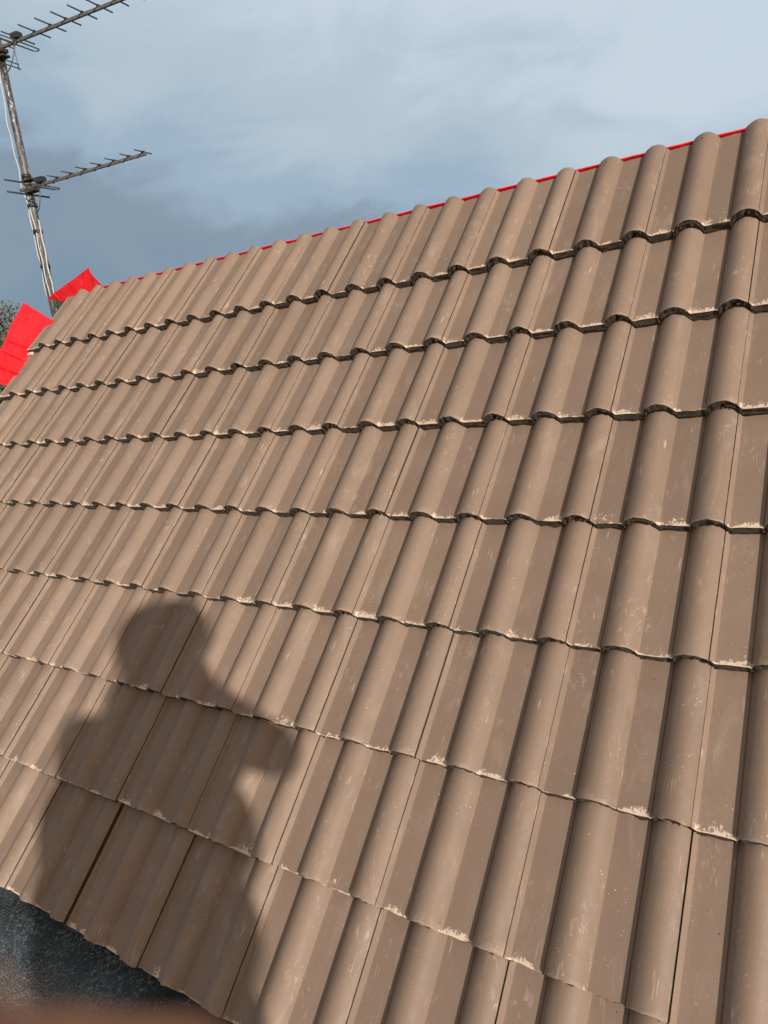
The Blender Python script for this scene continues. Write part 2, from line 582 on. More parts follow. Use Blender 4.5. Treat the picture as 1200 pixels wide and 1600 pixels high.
PROF_ALL = [(0.0, roll_z(0.0755)), (0.004, roll_z(0.0795)), (0.0085, 0.0), (0.013, -0.0003), (0.030, 0.0), (0.052, 0.0), (0.070, -0.0003), (0.0745, 0.0)]
PROF_ALL += [(0.0745 + a, z) for a, z in ROLL[1:]]
PROF_ALL += [(0.164, -0.0003), (0.180, 0.0), (0.202, 0.0), (0.220, -0.0003), (0.2245, 0.0)]
PROF_ALL += [(0.2245 + a, z) for a, z in ROLL[1:-2]] + [(0.2983, roll_z(0.0738))]


def lift(x):
    if 0.0085 < x <= 0.0745:
        return LIFT * (x - 0.0085) / 0.066
    if 0.1585 < x <= 0.2245:
        return LIFT * (x - 0.1585) / 0.066
    if 0.0745 < x < 0.1585:
        return LIFT * (0.1585 - x) / 0.084
    if x > 0.2245:
        return LIFT * (0.3085 - x) / 0.084
    return 0.0


PROF_ALL = [(x, z + lift(x)) for x, z in PROF_ALL]
SHARP = {i for i, (x, z) in enumerate(PROF_ALL) if min(abs(x - q) for q in (0.0085, 0.0745, 0.1585, 0.2245)) < 1e-5}
NPF = len(PROF_ALL)
YS = [0.0, 0.0011, 0.004, 0.02, 0.08, 0.16, 0.24, 0.32, 0.395]


def thick(x):
    return 0.0140 if x > 0.258 else 0.0290


def make_tile(seed, length=0.42, lap=True):
    rnd = random.Random(seed)
    V, F, MI = [], [], []
    PROF = PROF_ALL if lap else [(-0.052, 0.0), (-0.020, 0.0)] + PROF_ALL[2:]
    ys = YS + [length] if length > 0.4 else YS[:-1] + [length]
    jit = [(rnd.gauss(0, 0.0006), max(-0.0028, -abs(rnd.gauss(0, 0.0007)))) for _ in PROF]
    for _ in range(3):                       # a few bigger chips on the nose
        i = rnd.randrange(NPF)
        jit[i] = (rnd.uniform(0.001, 0.003), -rnd.uniform(0.001, 0.003))
    bow = rnd.gauss(0, 0.0006)
    for yi, y in enumerate(ys):
        for i, (x, z) in enumerate(PROF):
            dy = dz = 0
            if yi == 0:
                dy, dz = jit[i][0], -0.0007 + jit[i][1]
            elif yi == 1:
                dy, dz = jit[i][0] * 1.2, jit[i][1] * 0.5 - 0.0002
            elif yi == 2:
                dy = jit[i][0] * 0.4
            if yi == len(ys) - 1:
                dy += rnd.gauss(0, 0.0008)
            V.append((x, y + dy, z + dz + bow * math.sin(math.pi * y / length)))
    for yi in range(len(ys) - 1):
        for i in range(NPF - 1):
            a = yi * NPF + i
            F.append((a, a + 1, a + NPF + 1, a + NPF))
            MI.append(0)
    # nose face, four uneven rows
    top = list(range(NPF))
    rows = [top]
    for r_ in range(1, 5):
        row = []
        for i, (x, z) in enumerate(PROF):
            f = r_ / 4
            row.append(len(V))
            inset = 0.0015 * f if r_ < 4 else 0.003
            V.append((x + rnd.gauss(0, 0.0003), jit[i][0] + inset + rnd.gauss(0, 0.0015), z - thick(x) * f + rnd.gauss(0, 0.0004)))
        rows.append(row)
    for ra_, rb in zip(rows, rows[1:]):
        for i in range(NPF - 1):
            F.append((ra_[i + 1], ra_[i], rb[i], rb[i + 1]))
            MI.append(1)
    # under side
    last = len(V)
    for i, (x, z) in enumerate(PROF):
        V.append((x, length, z - thick(x)))
    for i in range(NPF - 1):
        F.append((rows[-1][i + 1], rows[-1][i], last + i, last + i + 1))
        MI.append(1)
    # head face
    hb = (len(ys) - 1) * NPF
    for i in range(NPF - 1):
        F.append((hb + i, hb + i + 1, last + i + 1, last + i))
        MI.append(1)
    # right edge wall and left edge wall
    for side in (NPF - 1, 0):
        path = [yi * NPF + side for yi in range(len(ys))]
        low = len(V)
        for k, q in enumerate(path):
            v = V[q]
            V.append((v[0] + (0.0004 if side else 0), v[1] + (0.003 if k == 0 else 0), v[2] - (0.0140 if side else 0.0146)))
        for k in range(len(path) - 1):
            f = (path[k], path[k + 1], low + k + 1, low + k)
            F.append(f if side else f[::-1])
            MI.append(1 if side else 0 if not lap else 1)
    # interlocking under-lap on the left, carried below the neighbour's roll
    base = len(V)
    ul = [-0.030, -0.022, -0.012, -0.006, 0.0006] if lap else [0.02, 0.03, 0.04, 0.05, 0.06]
    yy = [0.004, 0.03, 0.12, length]
    for s in (0, 1):
        for yi, y in enumerate(yy):
            for i, x in enumerate(ul):
                zt = roll_z(0.0755 + x) - 0.0150 if lap else -0.012
                if i in (1, 3):
                    zt -= 0.0022
                j = rnd.gauss(0, 0.0018) if yi == 0 else 0
                V.append((x, y + abs(j), (zt if s == 0 else zt - 0.0120) + (rnd.gauss(0, 0.0007) if yi == 0 else 0)))
    n_ = len(ul)
    m_ = len(yy)

    def ix(s, yi, i):
        return base + s * n_ * m_ + yi * n_ + i
    for yi in range(m_ - 1):
        for i in range(n_ - 1):
            F.append((ix(0, yi, i), ix(0, yi, i + 1), ix(0, yi + 1, i + 1), ix(0, yi + 1, i)))
            F.append((ix(1, yi, i + 1), ix(1, yi, i), ix(1, yi + 1, i), ix(1, yi + 1, i + 1)))
            MI += [1, 1]
    for i in range(n_ - 1):
        F.append((ix(0, 0, i + 1), ix(0, 0, i), ix(1, 0, i), ix(1, 0, i + 1)))
        F.append((ix(0, m_ - 1, i), ix(0, m_ - 1, i + 1), ix(1, m_ - 1, i + 1), ix(1, m_ - 1, i)))
        MI += [1, 1]
    # broken crumbs of concrete left on the under-lap nose
    for _ in range(3):
        cx_, cy_, cz_ = (rnd.uniform(-0.026, -0.004) if lap else 0.05), 0.001 + rnd.uniform(-0.001, 0.002), 0
        cz_ = roll_z(0.0755 + cx_) - 0.0165
        b0 = len(V)
        r0 = rnd.uniform(0.002, 0.0042)
        for dx, dy, dz in ((-1, 0, 0), (1, 0, 0), (0, -1, 0), (0, 1, 0), (0, 0, -1), (0, 0, 1)):
            q = r0 * rnd.uniform(0.7, 1.3)
            V.append((cx_ + dx * q * 1.3, cy_ + dy * q, cz_ + dz * q))
        for f in ((0, 2, 5), (2, 1, 5), (1, 3, 5), (3, 0, 5), (2, 0, 4), (1, 2, 4), (3, 1, 4), (0, 3, 4)):
            F.append(tuple(b0 + k for k in f))
            MI.append(1)
    me = mesh('roof_tile', V, F)
    me.materials.append(M_tile)
    me.materials.append(M_raw)
    me.polygons.foreach_set('material_index', MI)
    me.polygons.foreach_set('use_smooth', [mi == 0 for mi in MI])
    sh = me.attributes.new('sharp_edge', 'BOOLEAN', 'EDGE')
    for ed in me.edges:
        a, b = ed.vertices
        if a < hb + NPF and b < hb + NPF and a % NPF == b % NPF and (a % NPF) in SHARP:
            sh.data[ed.index].value = True
    me.update()
    return me


long_tiles = [make_tile(s) for s in range(7)]
top_tiles = [make_tile(50 + s, 0.430) for s in range(5)]
verge_long, verge_top = make_tile(91, 0.42, False), make_tile(92, 0.430, False)
VS = [0.0, -0.3267, -0.6478, -0.9690, -1.2844, -1.6083, -1.9258, -2.2457]
C0, C1 = -6, 11
rt = random.Random(3)
TILT = math.atan2(0.0310, 0.32)
for ci, v in enumerate(VS):
    for k in range(C0, C1 + 1):
        me = (top_tiles if ci == 0 else long_tiles)[rt.randrange(5 if ci == 0 else 7)]
        if k == C0:
            me = verge_top if ci == 0 else verge_long
        o = bpy.data.objects.new('roof_tile', me)
        col.objects.link(o)
        o.parent = house
        o.matrix_parent_inverse = Matrix.Translation(-house.location)
        dx = rt.gauss(0, 0.0006)
        rz = rt.gauss(0, 0.0012)
        if ci == 7 and k == 1:                 # the one open side joint in the bottom course
            dx, rz = 0.0045, -0.004
        if ci == 7 and k == 0:
            dx, rz = -0.002, 0.003
        # fitted seams are on the right-hand edge of column k
        uo = (k - 1) * 0.3 + 0.3 + dx
        M = Matrix.Translation(W(uo, v + rt.gauss(0, 0.0009), -0.0125 + rt.gauss(0, 0.0005)))
        M = M @ Matrix.Rotation(R(45) - TILT, 4, 'X') @ Matrix.Rotation(rz, 4, 'Z')
        M = M @ Matrix.Rotation(rt.gauss(0, 0.0018), 4, 'Y')
        o.matrix_basis = M

# battens under the tiles, ends showing at the left verge
for v in VS:
    q = slab('batten', U0 + 0.012, U1 - 0.05, v + 0.33, v + 0.37, -0.112, -0.086, M_wood)
bm = bmesh.new()
bx(bm, (0, 0, 0), (0.040, 0.020, 0.012), bevel=0.003)
bmesh.ops.transform(bm, matrix=Matrix.Translation(W(U0 - 0.035, -0.012, -0.034)) @ Matrix.Rotation(R(45), 4, 'X'), verts=bm.verts)
tobj('verge_packer', bm, simple('pale_mortar', (0.55, 0.47, 0.38), 0.95))

# eaves: fascia and dressed dark sheet
bm = bmesh.new()
bx(bm, ((U0 + U1) / 2, -1.505, Z0 - 1.76), (U1 - U0 - 0.02, 0.022, 0.17))
tobj('fascia_board', bm, M_wood)
V, F = [], []
nu, nv = 150, 16
for i in range(nu + 1):
    u = U0 - 0.05 + (U1 - U0) * i / nu
    for j in range(nv + 1):
        t_ = j / nv
        y = -1.47 - 0.62 * t_
        z = Z0 - 1.622 - 0.075 * t_
        d = mnoise.noise(Vector((u * 5, y * 7, 1.3))) * 0.010 + mnoise.noise(Vector((u * 17, y * 22, 4))) * 0.003
        V.append((u, y, z + d * min(1, t_ * 5) - (0.03 * max(0, t_ - 0.93) / 0.07)))
for i in range(nu):
    for j in range(nv):
        a = i * (nv + 1) + j
        F.append((a, a + 1, a + nv + 2, a + nv + 1))
o = link('eaves_sheet', mesh('eaves_sheet', V, F), M_sheet, house, True)
o['label'] = 'dark grey scuffed eaves sheet below the lowest tiles'
md = o.modifiers.new('thickness', 'SOLIDIFY')
md.thickness = 0.003

# ---- ridge membrane ----------------------------------------------
V, F = [], []
nu = 170
prof = [(-0.37, 0.372, -0.052), (0, 0.399, -0.036), (1, 0.4035, 0.0155), (2, 0.4095, 0.0165)]
for i in range(nu + 1):
    u = -1.62 + (3.55 + 1.62) * i / nu
    wv = mnoise.noise(Vector((u * 6, 0, 0))) * 0.0025 + mnoise.noise(Vector((u * 25, 3, 0))) * 0.0012
    pts = [W(u, 0.405, -0.100), W(u, 0.4345, -0.085), W(u, 0.4350 + wv * 0.3, -0.049 + wv), W(u, 0.4390, -0.0470 + wv)]
    pk = pts[-1]
    pts += [pk + Vector((0, 0.02, -0.014)), pk + Vector((0, 0.12 + wv, -0.115)), pk + Vector((0, 0.21, -0.20 + wv))]
    V += pts
npf = 7
for i in range(nu):
    for j in range(npf - 1):
        a = i * npf + j
        F.append((a, a + npf, a + npf + 1, a + 1))
o = link('ridge_membrane', mesh('ridge_membrane', V, F), M_red, house)
o['label'] = 'red membrane strip showing along the ridge'
md = o.modifiers.new('thickness', 'SOLIDIFY')
md.thickness = 0.0015


# ---- loose membrane flaps ----------------------------------------
def flap(name, A, B, label, cat, nu=60, nv=34, amp=0.012, seed=0, folds=()):
    """sheet lofted between two poly-lines A and B (same length)"""
    def samp(P_, t):
        x = t * (len(P_) - 1)
        i = min(int(x), len(P_) - 2)
        return P_[i].lerp(P_[i + 1], x - i)
    V, F = [], []
    for i in range(nu + 1):
        a, b = samp(A, i / nu), samp(B, i / nu)
        for j in range(nv + 1):
            t = j / nv
            p = a.lerp(b, t)
            q = p * 6 + Vector((seed, 0, 0))
            n = mnoise.noise(q) * amp + abs(mnoise.noise(p * 15 + Vector((0, seed, 0)))) * amp * 0.6
            for (fi, wd, h) in folds:
                n += h * math.exp(-((i / nu - fi) / wd) ** 2)
            n += -0.016 * max(0, 1 - abs(mnoise.noise(p * 8 + Vector((seed * 3, 1, 0)))) * 18)
            win = min(1, 6 * t, 3 * (1 - t)) * min(1, 5 * i / nu + 0.3, 5 * (1 - i / nu) + 0.3)
            V.append(p + Vector((0, -0.7, 0.7)) * n * win)
    for i in range(nu):
        for j in range(nv):
            k = i * (nv + 1) + j
            F.append((k, k + 1, k + nv + 2, k + nv + 1))
    o = link(name, mesh(name, V, F), M_red)
    md = o.modifiers.new('thickness', 'SOLIDIFY')
    md.thickness = 0.0012
    return tag(o, label, cat)


def wz(x, y, z):
    return Vector((x, y, z + Z0))


A = [W(-2.161, 0.375, 0.02), W(-2.143, 0.198, 0.02), W(-2.096, 0.085, 0.02), W(-2.078, -0.002, 0.02), W(-2.03, -0.12, 0.02), W(-1.99, -0.22, 0.02)]
B = [W(-1.740, 0.17, -0.055), W(-1.74, 0.09, -0.06), W(-1.74, 0.0, -0.06), W(-1.74, -0.1, -0.06), W(-1.74, -0.18, -0.06), W(-1.74, -0.26, -0.06)]
B = [W(-1.760, 0.205, -0.035)] + B[1:]
fa = flap('membrane_flap', A, B, 'red membrane flap hanging past the left edge of the tiles', 'membrane', seed=2.3, amp=0.016,
          folds=((0.42, 0.012, 0.018), (0.60, 0.010, -0.016), (0.80, 0.012, 0.016)))
# raised flap at the left end of the ridge
A = [wz(-2.044, 0.330, 0.279), wz(-1.951, 0.330, 0.307), wz(-1.760, 0.330, 0.347), wz(-1.657, 0.330, 0.371), wz(-1.583, 0.330, 0.390), wz(-1.572, 0.330, 0.357), wz(-1.497, 0.330, 0.277)]
B = [wz(-1.961, 0.345, 0.263), wz(-1.915, 0.345, 0.246), wz(-1.815, 0.345, 0.222), wz(-1.733, 0.345, 0.222), wz(-1.660, 0.345, 0.219), wz(-1.611, 0.345, 0.219), wz(-1.508, 0.345, 0.226)]
fb = flap('membrane_flap', A, B, 'red membrane corner sticking up at the left end of the ridge', 'membrane', seed=7.1, amp=0.010,
          folds=((0.42, 0.02, 0.007), (0.5, 0.016, -0.005), (0.58, 0.014, 0.006)))
for q in (fa, fb):
    q['group'] = 'loose red membrane flaps'

# ------------------------------------------------------------------ chimney
ch = empty('chimney', (-2.38, 0.85, 0))
tag(ch, 'dark grey chimney stack behind the left end of the roof', 'chimney')
x0, y0, ztop = -2.545, 0.672, 0.325
bm = bmesh.new()
bx(bm, (x0 + 0.17, y0 + 0.17, (Z0 + ztop) / 2 - 0.03), (0.34 - 0.012, 0.34 - 0.012, Z0 + ztop - 0.06))
link('core', bm_mesh('core', bm), M_mortar, ch)
bm = bmesh.new()
bx(bm, (x0 + 0.17, y0 + 0.17, Z0 + ztop - 0.03), (0.34, 0.34, 0.06), bevel=0.006)
link('capping', bm_mesh('capping', bm), M_brickcol, ch)
bm = bmesh.new()
bx(bm, (0, 0, 0), (0.16, 0.10, 0.065), bevel=0.004)
brick_me = bm_mesh('brick', bm)
brick_me.materials.append(M_brickcol)
for r_ in range(10):
    zz = Z0 + ztop - 0.06 - 0.0375 - r_ * 0.075
    for s in range(4):
        for i in range(2):
            o = bpy.data.objects.new('brick', brick_me)
            col.objects.link(o)
            o.parent = ch
            o.matrix_parent_inverse = Matrix.Translation(-ch.location)
            off_ = -0.0855 + i * 0.171
            if s % 2 == 0:
                o.location = (x0 + 0.17 + off_, y0 + (0.05 if s == 0 else 0.29), zz)
            else:
                if r_ % 2 == i % 2:
                    pass
                o.location = (x0 + (0.0495 if s == 1 else 0.2905), y0 + 0.17 + off_ * 0.5, zz)
                o.rotation_euler = (0, 0, R(90))
                o.scale = (0.5, 1, 1)

# ------------------------------------------------------------------ mast and antennas
MB_ = wz(-2.488, 0.661, 0.359)
MT_ = wz(-2.512, 0.728, 1.815)
AX = (MT_ - MB_).normalized()
mast = empty('antenna_mast', MB_ - AX * 0.45)
tag(mast, 'tall weathered rusty mast carrying both aerials', 'mast')
bm = bmesh.new()
tube(bm, [MB_ - AX * 0.45, MB_ + AX * 0.35, MB_ + AX * 0.37, MB_ + AX * 0.70, MB_ + AX * 1.1, MT_ + AX * 0.10], [0.026, 0.026, 0.024, 0.024, 0.023, 0.021], 16)
link('pole', bm_mesh('pole', bm), M_mast, mast)


def mring(z, r, h, name, mat, parent):
    c = MB_ + AX * z
    bm = bmesh.new()
    tube(bm, [c - AX * h / 2, c + AX * h / 2], r, 14)
    return link(name, bm_mesh(name, bm), mat, parent)


VIEW = (CAM - MB_).normalized()
SIDE = Vector((-0.83, -0.54, 0.0)).normalized()       # towards the left of the mast as seen from the roof
for z in (0.18, 0.40, 0.56, 0.74):
    mring(z, 0.031, 0.022, 'cable_tie', M_black, mast)
FR = Vector((0.80, -0.58, 0.0)).normalized()
cables = [(M_cable, 0.0034, [(-0.02, .034, .006), (0.18, .027, .012), (0.40, .033, .002), (0.56, .030, .006), (0.68, .044, 0), (0.80, .040, 0.0), (1.05, .050, 0), (1.25, .036, 0), (1.52, .022, .02)]),
          (M_cable, 0.0045, [(-0.02, -.020, .026), (0.18, -.018, .026), (0.40, -.022, .024), (0.48, -.016, .026)]),
          (M_cable, 0.0040, [(-0.02, .010, .030), (0.18, .012, .030), (0.40, .012, .028), (0.56, .016, .024), (0.70, .020, .022)]),
          (M_cable_dark, 0.0042, [(-0.02, -.004, .031), (0.18, -.003, .030), (0.40, -.006, .028), (0.55, .010, .028), (0.7, .030, .014)])]
for mt_, rad, pl in cables:
    pts = []
    for k in range(len(pl) - 1):
        for s in range(6):
            t = s / 6
            z, a, b = [pl[k][i] * (1 - t) + pl[k + 1][i] * t for i in range(3)]
            pts.append(MB_ + AX * z + SIDE * (a + 0.003 * math.sin(z * 31 + rad * 9000)) + FR * b)
    bm = bmesh.new()
    tube(bm, pts, rad, 8)
    link('cable', bm_mesh('cable', bm), mt_, mast)


def antenna(org, az, s_el, el_len, boom_len, label, big):
    B = Vector((math.cos(az), math.sin(az), 0))
    E_ = Vector((-math.sin(az), math.cos(az), 0))
    Z_ = Vector((0, 0, 1))
    ant = empty('tv_antenna', org)
    tag(ant, label, 'tv antenna', 'tv aerials on the mast')
    bm = bmesh.new()
    rot = Matrix((B, E_, Z_)).transposed()
    bx(bm, org + B * (boom_len / 2 - 0.05), (boom_len + 0.10, 0.0165, 0.0165), rot, 0.002)
    link('boom', bm_mesh('boom', bm), M_alu, ant)
    for i, s in enumerate(s_el):
        ln = el_len * (1 - 0.015 * i)
        bm = bmesh.new()
        c = org + B * s + Z_ * 0.0135
        tube(bm, [c - E_ * ln / 2, c + E_ * ln / 2], 0.0044 if big else 0.0037, 8)
        o = link('director', bm_mesh('director', bm), M_rod, ant)
        bm = bmesh.new()
        bx(bm, org + B * s + Z_ * 0.011, (0.017, 0.023, 0.013), rot, 0.002)
        link('director_clip', bm_mesh('director_clip', bm), M_rust if (i % 3 == 2) else M_black, ant)
    # folded dipole
    s0 = 0.155 if big else 0.090
    hw, hh = (0.155, 0.022) if big else (0.135, 0.022)
    c = org + B * s0 - Z_ * 0.012
    pts = []
    for k in range(41):
        q = 2 * math.pi * k / 40
        ex = max(-1, min(1, math.cos(q) * 1.25))
        pts.append(c + E_ * (hw - hh) * ex * 1.0 + (E_ * math.copysign(hh, math.cos(q)) * (abs(math.cos(q)) if abs(math.cos(q)) > 0.8 else 0) + B * hh * math.sin(q)))
    loop = []
    for k in range(9):
        q = -math.pi / 2 + math.pi * k / 8
        loop.append(c + E_ * (hw - hh + hh * math.cos(q)) + B * hh * math.sin(q))
    for k in range(9):
        q = math.pi / 2 + math.pi * k / 8
        loop.append(c + E_ * (-(hw - hh) + hh * math.cos(q)) + B * hh * math.sin(q))
    loop.append(loop[0])
    bm = bmesh.new()
    tube(bm, loop, 0.0042, 8)
    link('dipole', bm_mesh('dipole', bm), M_alu, ant)
    bm = bmesh.new()
    bx(bm, org + B * s0 + Z_ * 0.027, (0.062, 0.046, 0.036), rot, 0.009)
    jb = link('junction_box', bm_mesh('junction_box', bm), M_black, ant)
    bm = bmesh.new()
    tube(bm, [org + B * s0 + Z_ * 0.044, org + B * s0 + Z_ * 0.052], [0.022, 0.017], 14)
    link('lid', bm_mesh('lid', bm), M_black, jb).matrix_parent_inverse = Matrix.Translation(-ant.location)
    if big:
        # grid reflector made of bent rods below and behind the mast
        for dz in (-0.075, -0.045, 0.045, 0.075):
            bm = bmesh.new()
            c = org - B * (0.045 - abs(dz) * 0.35) + Z_ * dz
            tube(bm, [c - E_ * 0.155, c + E_ * 0.155], 0.0036, 8)
            link('reflector_rod', bm_mesh('reflector_rod', bm), M_alu, ant)
        for sg in (-1, 1):
            bm = bmesh.new()
            c = org - B * 0.03 + E_ * 0.15 * sg
            tube(bm, [c - Z_ * 0.078, c - Z_ * 0.04, c + Z_ * 0.04, c + Z_ * 0.078], 0.003, 8)
            link('reflector_rod', bm_mesh('reflector_rod', bm), M_alu, ant)
    else:
        for dz, le in ((0.034, 0.165), (-0.036, 0.165)):
            bm = bmesh.new()
            c = org - B * 0.035 + Z_ * dz
            tube(bm, [c - E_ * le, c + E_ * le], 0.0058, 8)
            rr_ = link('reflector_rod', bm_mesh('reflector_rod', bm), M_rod, ant)
            for sg in (-1, 1):
                bm = bmesh.new()
                bmesh.ops.create_uvsphere(bm, u_segments=10, v_segments=6, radius=0.0098)
                bmesh.ops.translate(bm, verts=bm.verts, vec=c + E_ * le * sg)
                link('end_cap', bm_mesh('end_cap', bm), M_black, rr_).matrix_parent_inverse = Matrix.Translation(-ant.location)
        bm = bmesh.new()
        bx(bm, org - B * 0.035, (0.012, 0.02, 0.085), rot, 0.002)
        link('reflector_bracket', bm_mesh('reflector_bracket', bm), M_rust, ant)
    # clamp on the mast
    for k_, (dz, sz) in enumerate(((0.045 if not big else -0.05, (0.085, 0.060, 0.012)), (-0.02, (0.075, 0.058, 0.02)))):
        bm = bmesh.new()
        bx(bm, org + Z_ * dz, sz, rot, 0.002)
        link('clamp', bm_mesh('clamp', bm), M_rust, ant)
    # tail lead from the box to the mast
    bm = bmesh.new()
    p0 = org + B * s0 + Z_ * 0.012 - E_ * 0.01
    p3 = org + FR * 0.028 - Z_ * 0.16 + SIDE * 0.01
    pts = []
    for k in range(11):
        t = k / 10
        pts.append(p0.lerp(p3, t) + Vector((0.35, -0.25, -0.6)) * 0.09 * math.sin(math.pi * t))
    tube(bm, pts, 0.0035, 8)
    link('lead', bm_mesh('lead', bm), M_cable_dark, ant)
    return ant


antenna(wz(-2.507, 0.730, 1.843) + FR * 0.03, R(11.2), [0.168, 0.306, 0.437, 0.562, 0.690, 0.813, 0.938, 1.056, 1.16], 0.250, 1.20,
        'upper tv aerial at the mast top, cut by the picture edge', True)
antenna(wz(-2.475, 0.698, 1.022) + FR * 0.03, R(10), [0.116, 0.236, 0.355, 0.475, 0.592, 0.710, 0.826, 0.936], 0.168, 0.955,
        'lower tv aerial half way up the mast with eight short rods', False)

# ------------------------------------------------------------------ tree beyond the house
tr = empty('tree', (-23.4, 11.4, 0))
tag(tr, 'bare grey brown tree far behind the left edge of the roof', 'tree')
tr_r = random.Random(11)
bm = bmesh.new()
tips = []


def branch(p, d, ln, r, depth):
    pts, rad = [p], [r]
    q = p.copy()
    dd = d.copy()
    for k in range(4):
        dd = (dd + Vector((tr_r.gauss(0, .13), tr_r.gauss(0, .13), tr_r.gauss(0.04, .08)))).normalized()
        q = q + dd * ln / 4
        pts.append(q.copy())
        rad.append(r * (1 - 0.16 * (k + 1)))
    tube(bm, pts, rad, 6 if depth < 2 else 4, False)
    if depth >= 4:
        tips.append(q)
        return
    for k in range(4 if depth < 3 else 5):
        t = pts[tr_r.choice((2, 3, 4, 4))]
        nd_ = (dd * 0.8 + Vector((tr_r.gauss(0, .6), tr_r.gauss(0, .6), tr_r.gauss(.15, .35)))).normalized()
        branch(t, nd_, ln * tr_r.uniform(.55, .75), rad[-1] * 0.6, depth + 1)
    tips.append(q)


branch(Vector((-23.4, 11.4, 0)), Vector((0, 0, 1)), 3.5, 0.24, 0)
link('trunk', bm_mesh('trunk', bm), M_bark, tr)
V, F = [], []
for q in tips:
    for k in range(60):
        c = q + Vector((tr_r.gauss(0, .26), tr_r.gauss(0, .26), tr_r.gauss(0, .20)))
        a = Vector((tr_r.gauss(0, 1), tr_r.gauss(0, 1), tr_r.gauss(0, 1))).normalized()
        b = a.orthogonal().normalized()
        s = tr_r.uniform(.04, .10)
        n = len(V)
        V += [c - a * s, c + b * s * .6, c + a * s, c - b * s * .6]
        F.append((n, n + 1, n + 2, n + 3))
link('crown', mesh('crown', V, F), M_leaf, tr)

# ------------------------------------------------------------------ scaffold platform the photographer stands on
DECK = CAM.z - 1.66
pf = empty('scaffold_platform', (1.6, -2.9, DECK))
tag(pf, 'timber scaffold platform below the eave under the photographer', 'scaffold')
for i in range(5):
    bm = bmesh.new()
    bx(bm, (1.6, -2.36 - i * 0.232, DECK - 0.019), (3.9, 0.225, 0.038), bevel=0.004)
    link('scaffold_board', bm_mesh('scaffold_board', bm), M_board, pf)
for px_ in (-0.1, 3.3):
    for py_ in (-2.35, -3.28):
        bm = bmesh.new()
        tube(bm, [(px_, py_, 0), (px_, py_, DECK - 0.045)], 0.024, 12)
        link('scaffold_tube', bm_mesh('scaffold_tube', bm), M_alu, pf)
    bm = bmesh.new()
    tube(bm, [(px_, -2.25, DECK - 0.064), (px_, -3.40, DECK - 0.064)], 0.024, 12)
    link('scaffold_tube', bm_mesh('scaffold_tube', bm), M_alu, pf)

# ------------------------------------------------------------------ the photographer
Fh = Vector((-0.571, 0.821, 0))
Rh = Vector((0.821, 0.571, 0))
Zh = Vector((0, 0, 1))


def Pp(r, f, z):
    return CAM + Rh * r + Fh * f + Zh * z


def Pc(x, y, z):
    """a point given along the phone's own axes"""
    return CAM + RIGHT * x + DOWN * y + FWD * z


pb = bmesh.new()


def ball(c, r, sc_=(1, 1, 1), rot=None):
    q = bmesh.ops.create_uvsphere(pb, u_segments=20, v_segments=12, radius=1)
    M = Matrix.Translation(c) @ (rot.to_4x4() if rot else Matrix()) @ Matrix.Diagonal((r * sc_[0], r * sc_[1], r * sc_[2], 1))
    bmesh.ops.transform(pb, matrix=M, verts=q['verts'])


BODYROT = Matrix((Rh, Fh, Zh)).transposed()


def limb(pts, rad, seg=16):
    tube(pb, pts, rad, seg)
    for p, r in zip(pts, rad):
        q = bmesh.ops.create_uvsphere(pb, u_segments=16, v_segments=10, radius=r)
        bmesh.ops.translate(pb, verts=q['verts'], vec=p)


def finger(pts, r0):
    limb(pts, [r0, r0 * 0.95, r0 * 0.88, r0 * 0.78][:len(pts)], 12)


# head with nose, ears and jaw
hc = Pp(0.09, -0.30, 0.10)
ball(hc + Zh * 0.02, 0.1, (0.80, 0.98, 1.08), BODYROT)
ball(hc + Fh * 0.035 - Zh * 0.055, 0.07, (0.85, 0.85, 0.95), BODYROT)
limb([hc + Fh * 0.092 + Zh * 0.020, hc + Fh * 0.112 - Zh * 0.018], [0.009, 0.014])
for sg in (-1, 1):
    ball(hc + Rh * 0.082 * sg - Zh * 0.005, 0.03, (0.35, 0.7, 1.1), BODYROT)
    ball(hc + Fh * 0.088 + Rh * 0.032 * sg + Zh * 0.022, 0.012, (1.1, 0.6, 0.7), BODYROT)
limb([hc + Fh * 0.094 - Rh * 0.022 - Zh * 0.055, hc + Fh * 0.094 + Rh * 0.022 - Zh * 0.055], [0.007, 0.007])
ball(Pp(0.13, -0.31, -0.03), 0.10, (1.0, 0.8, 0.85), BODYROT)
ball(Pp(-0.16, -0.46, -0.56), 0.2, (1.15, 0.85, 1.1), BODYROT)
ball(Pp(-0.13, -0.43, -0.36), 0.2, (1.15, 0.8, 1.0), BODYROT)
ball(Pp(0.0, -0.36, -0.02), 0.11, (1.0, 0.9, 0.8), BODYROT)
limb([hc - Zh * 0.06 - Fh * 0.02, Pp(0.04, -0.36, -0.05)], [0.062, 0.070])
# torso in a bulky jacket, slightly stooped
ball(Pp(0.01, -0.38, -0.17), 0.2, (1.30, 0.72, 0.74), BODYROT)
ball(Pp(-0.01, -0.41, -0.34), 0.2, (1.36, 0.80, 1.05), BODYROT)
ball(Pp(-0.05, -0.46, -0.54), 0.2, (1.40, 0.85, 0.98), BODYROT)
ball(Pp(-0.07, -0.49, -0.70), 0.19, (1.40, 0.85, 0.80), BODYROT)
# legs
for sg in (-1, 1):
    hip = Pp(-0.05 + 0.10 * sg, -0.49, -0.76)
    knee = Pp(-0.06 + 0.13 * sg, -0.43, -1.18)
    ank = Pp(-0.07 + 0.15 * sg, -0.50, -1.56)
    limb([hip, knee, ank], [0.102, 0.072, 0.056])
    limb([ank - Zh * 0.045 - Fh * 0.03, ank - Zh * 0.055 + Fh * 0.08, ank - Zh * 0.062 + Fh * 0.16], [0.048, 0.042, 0.036])
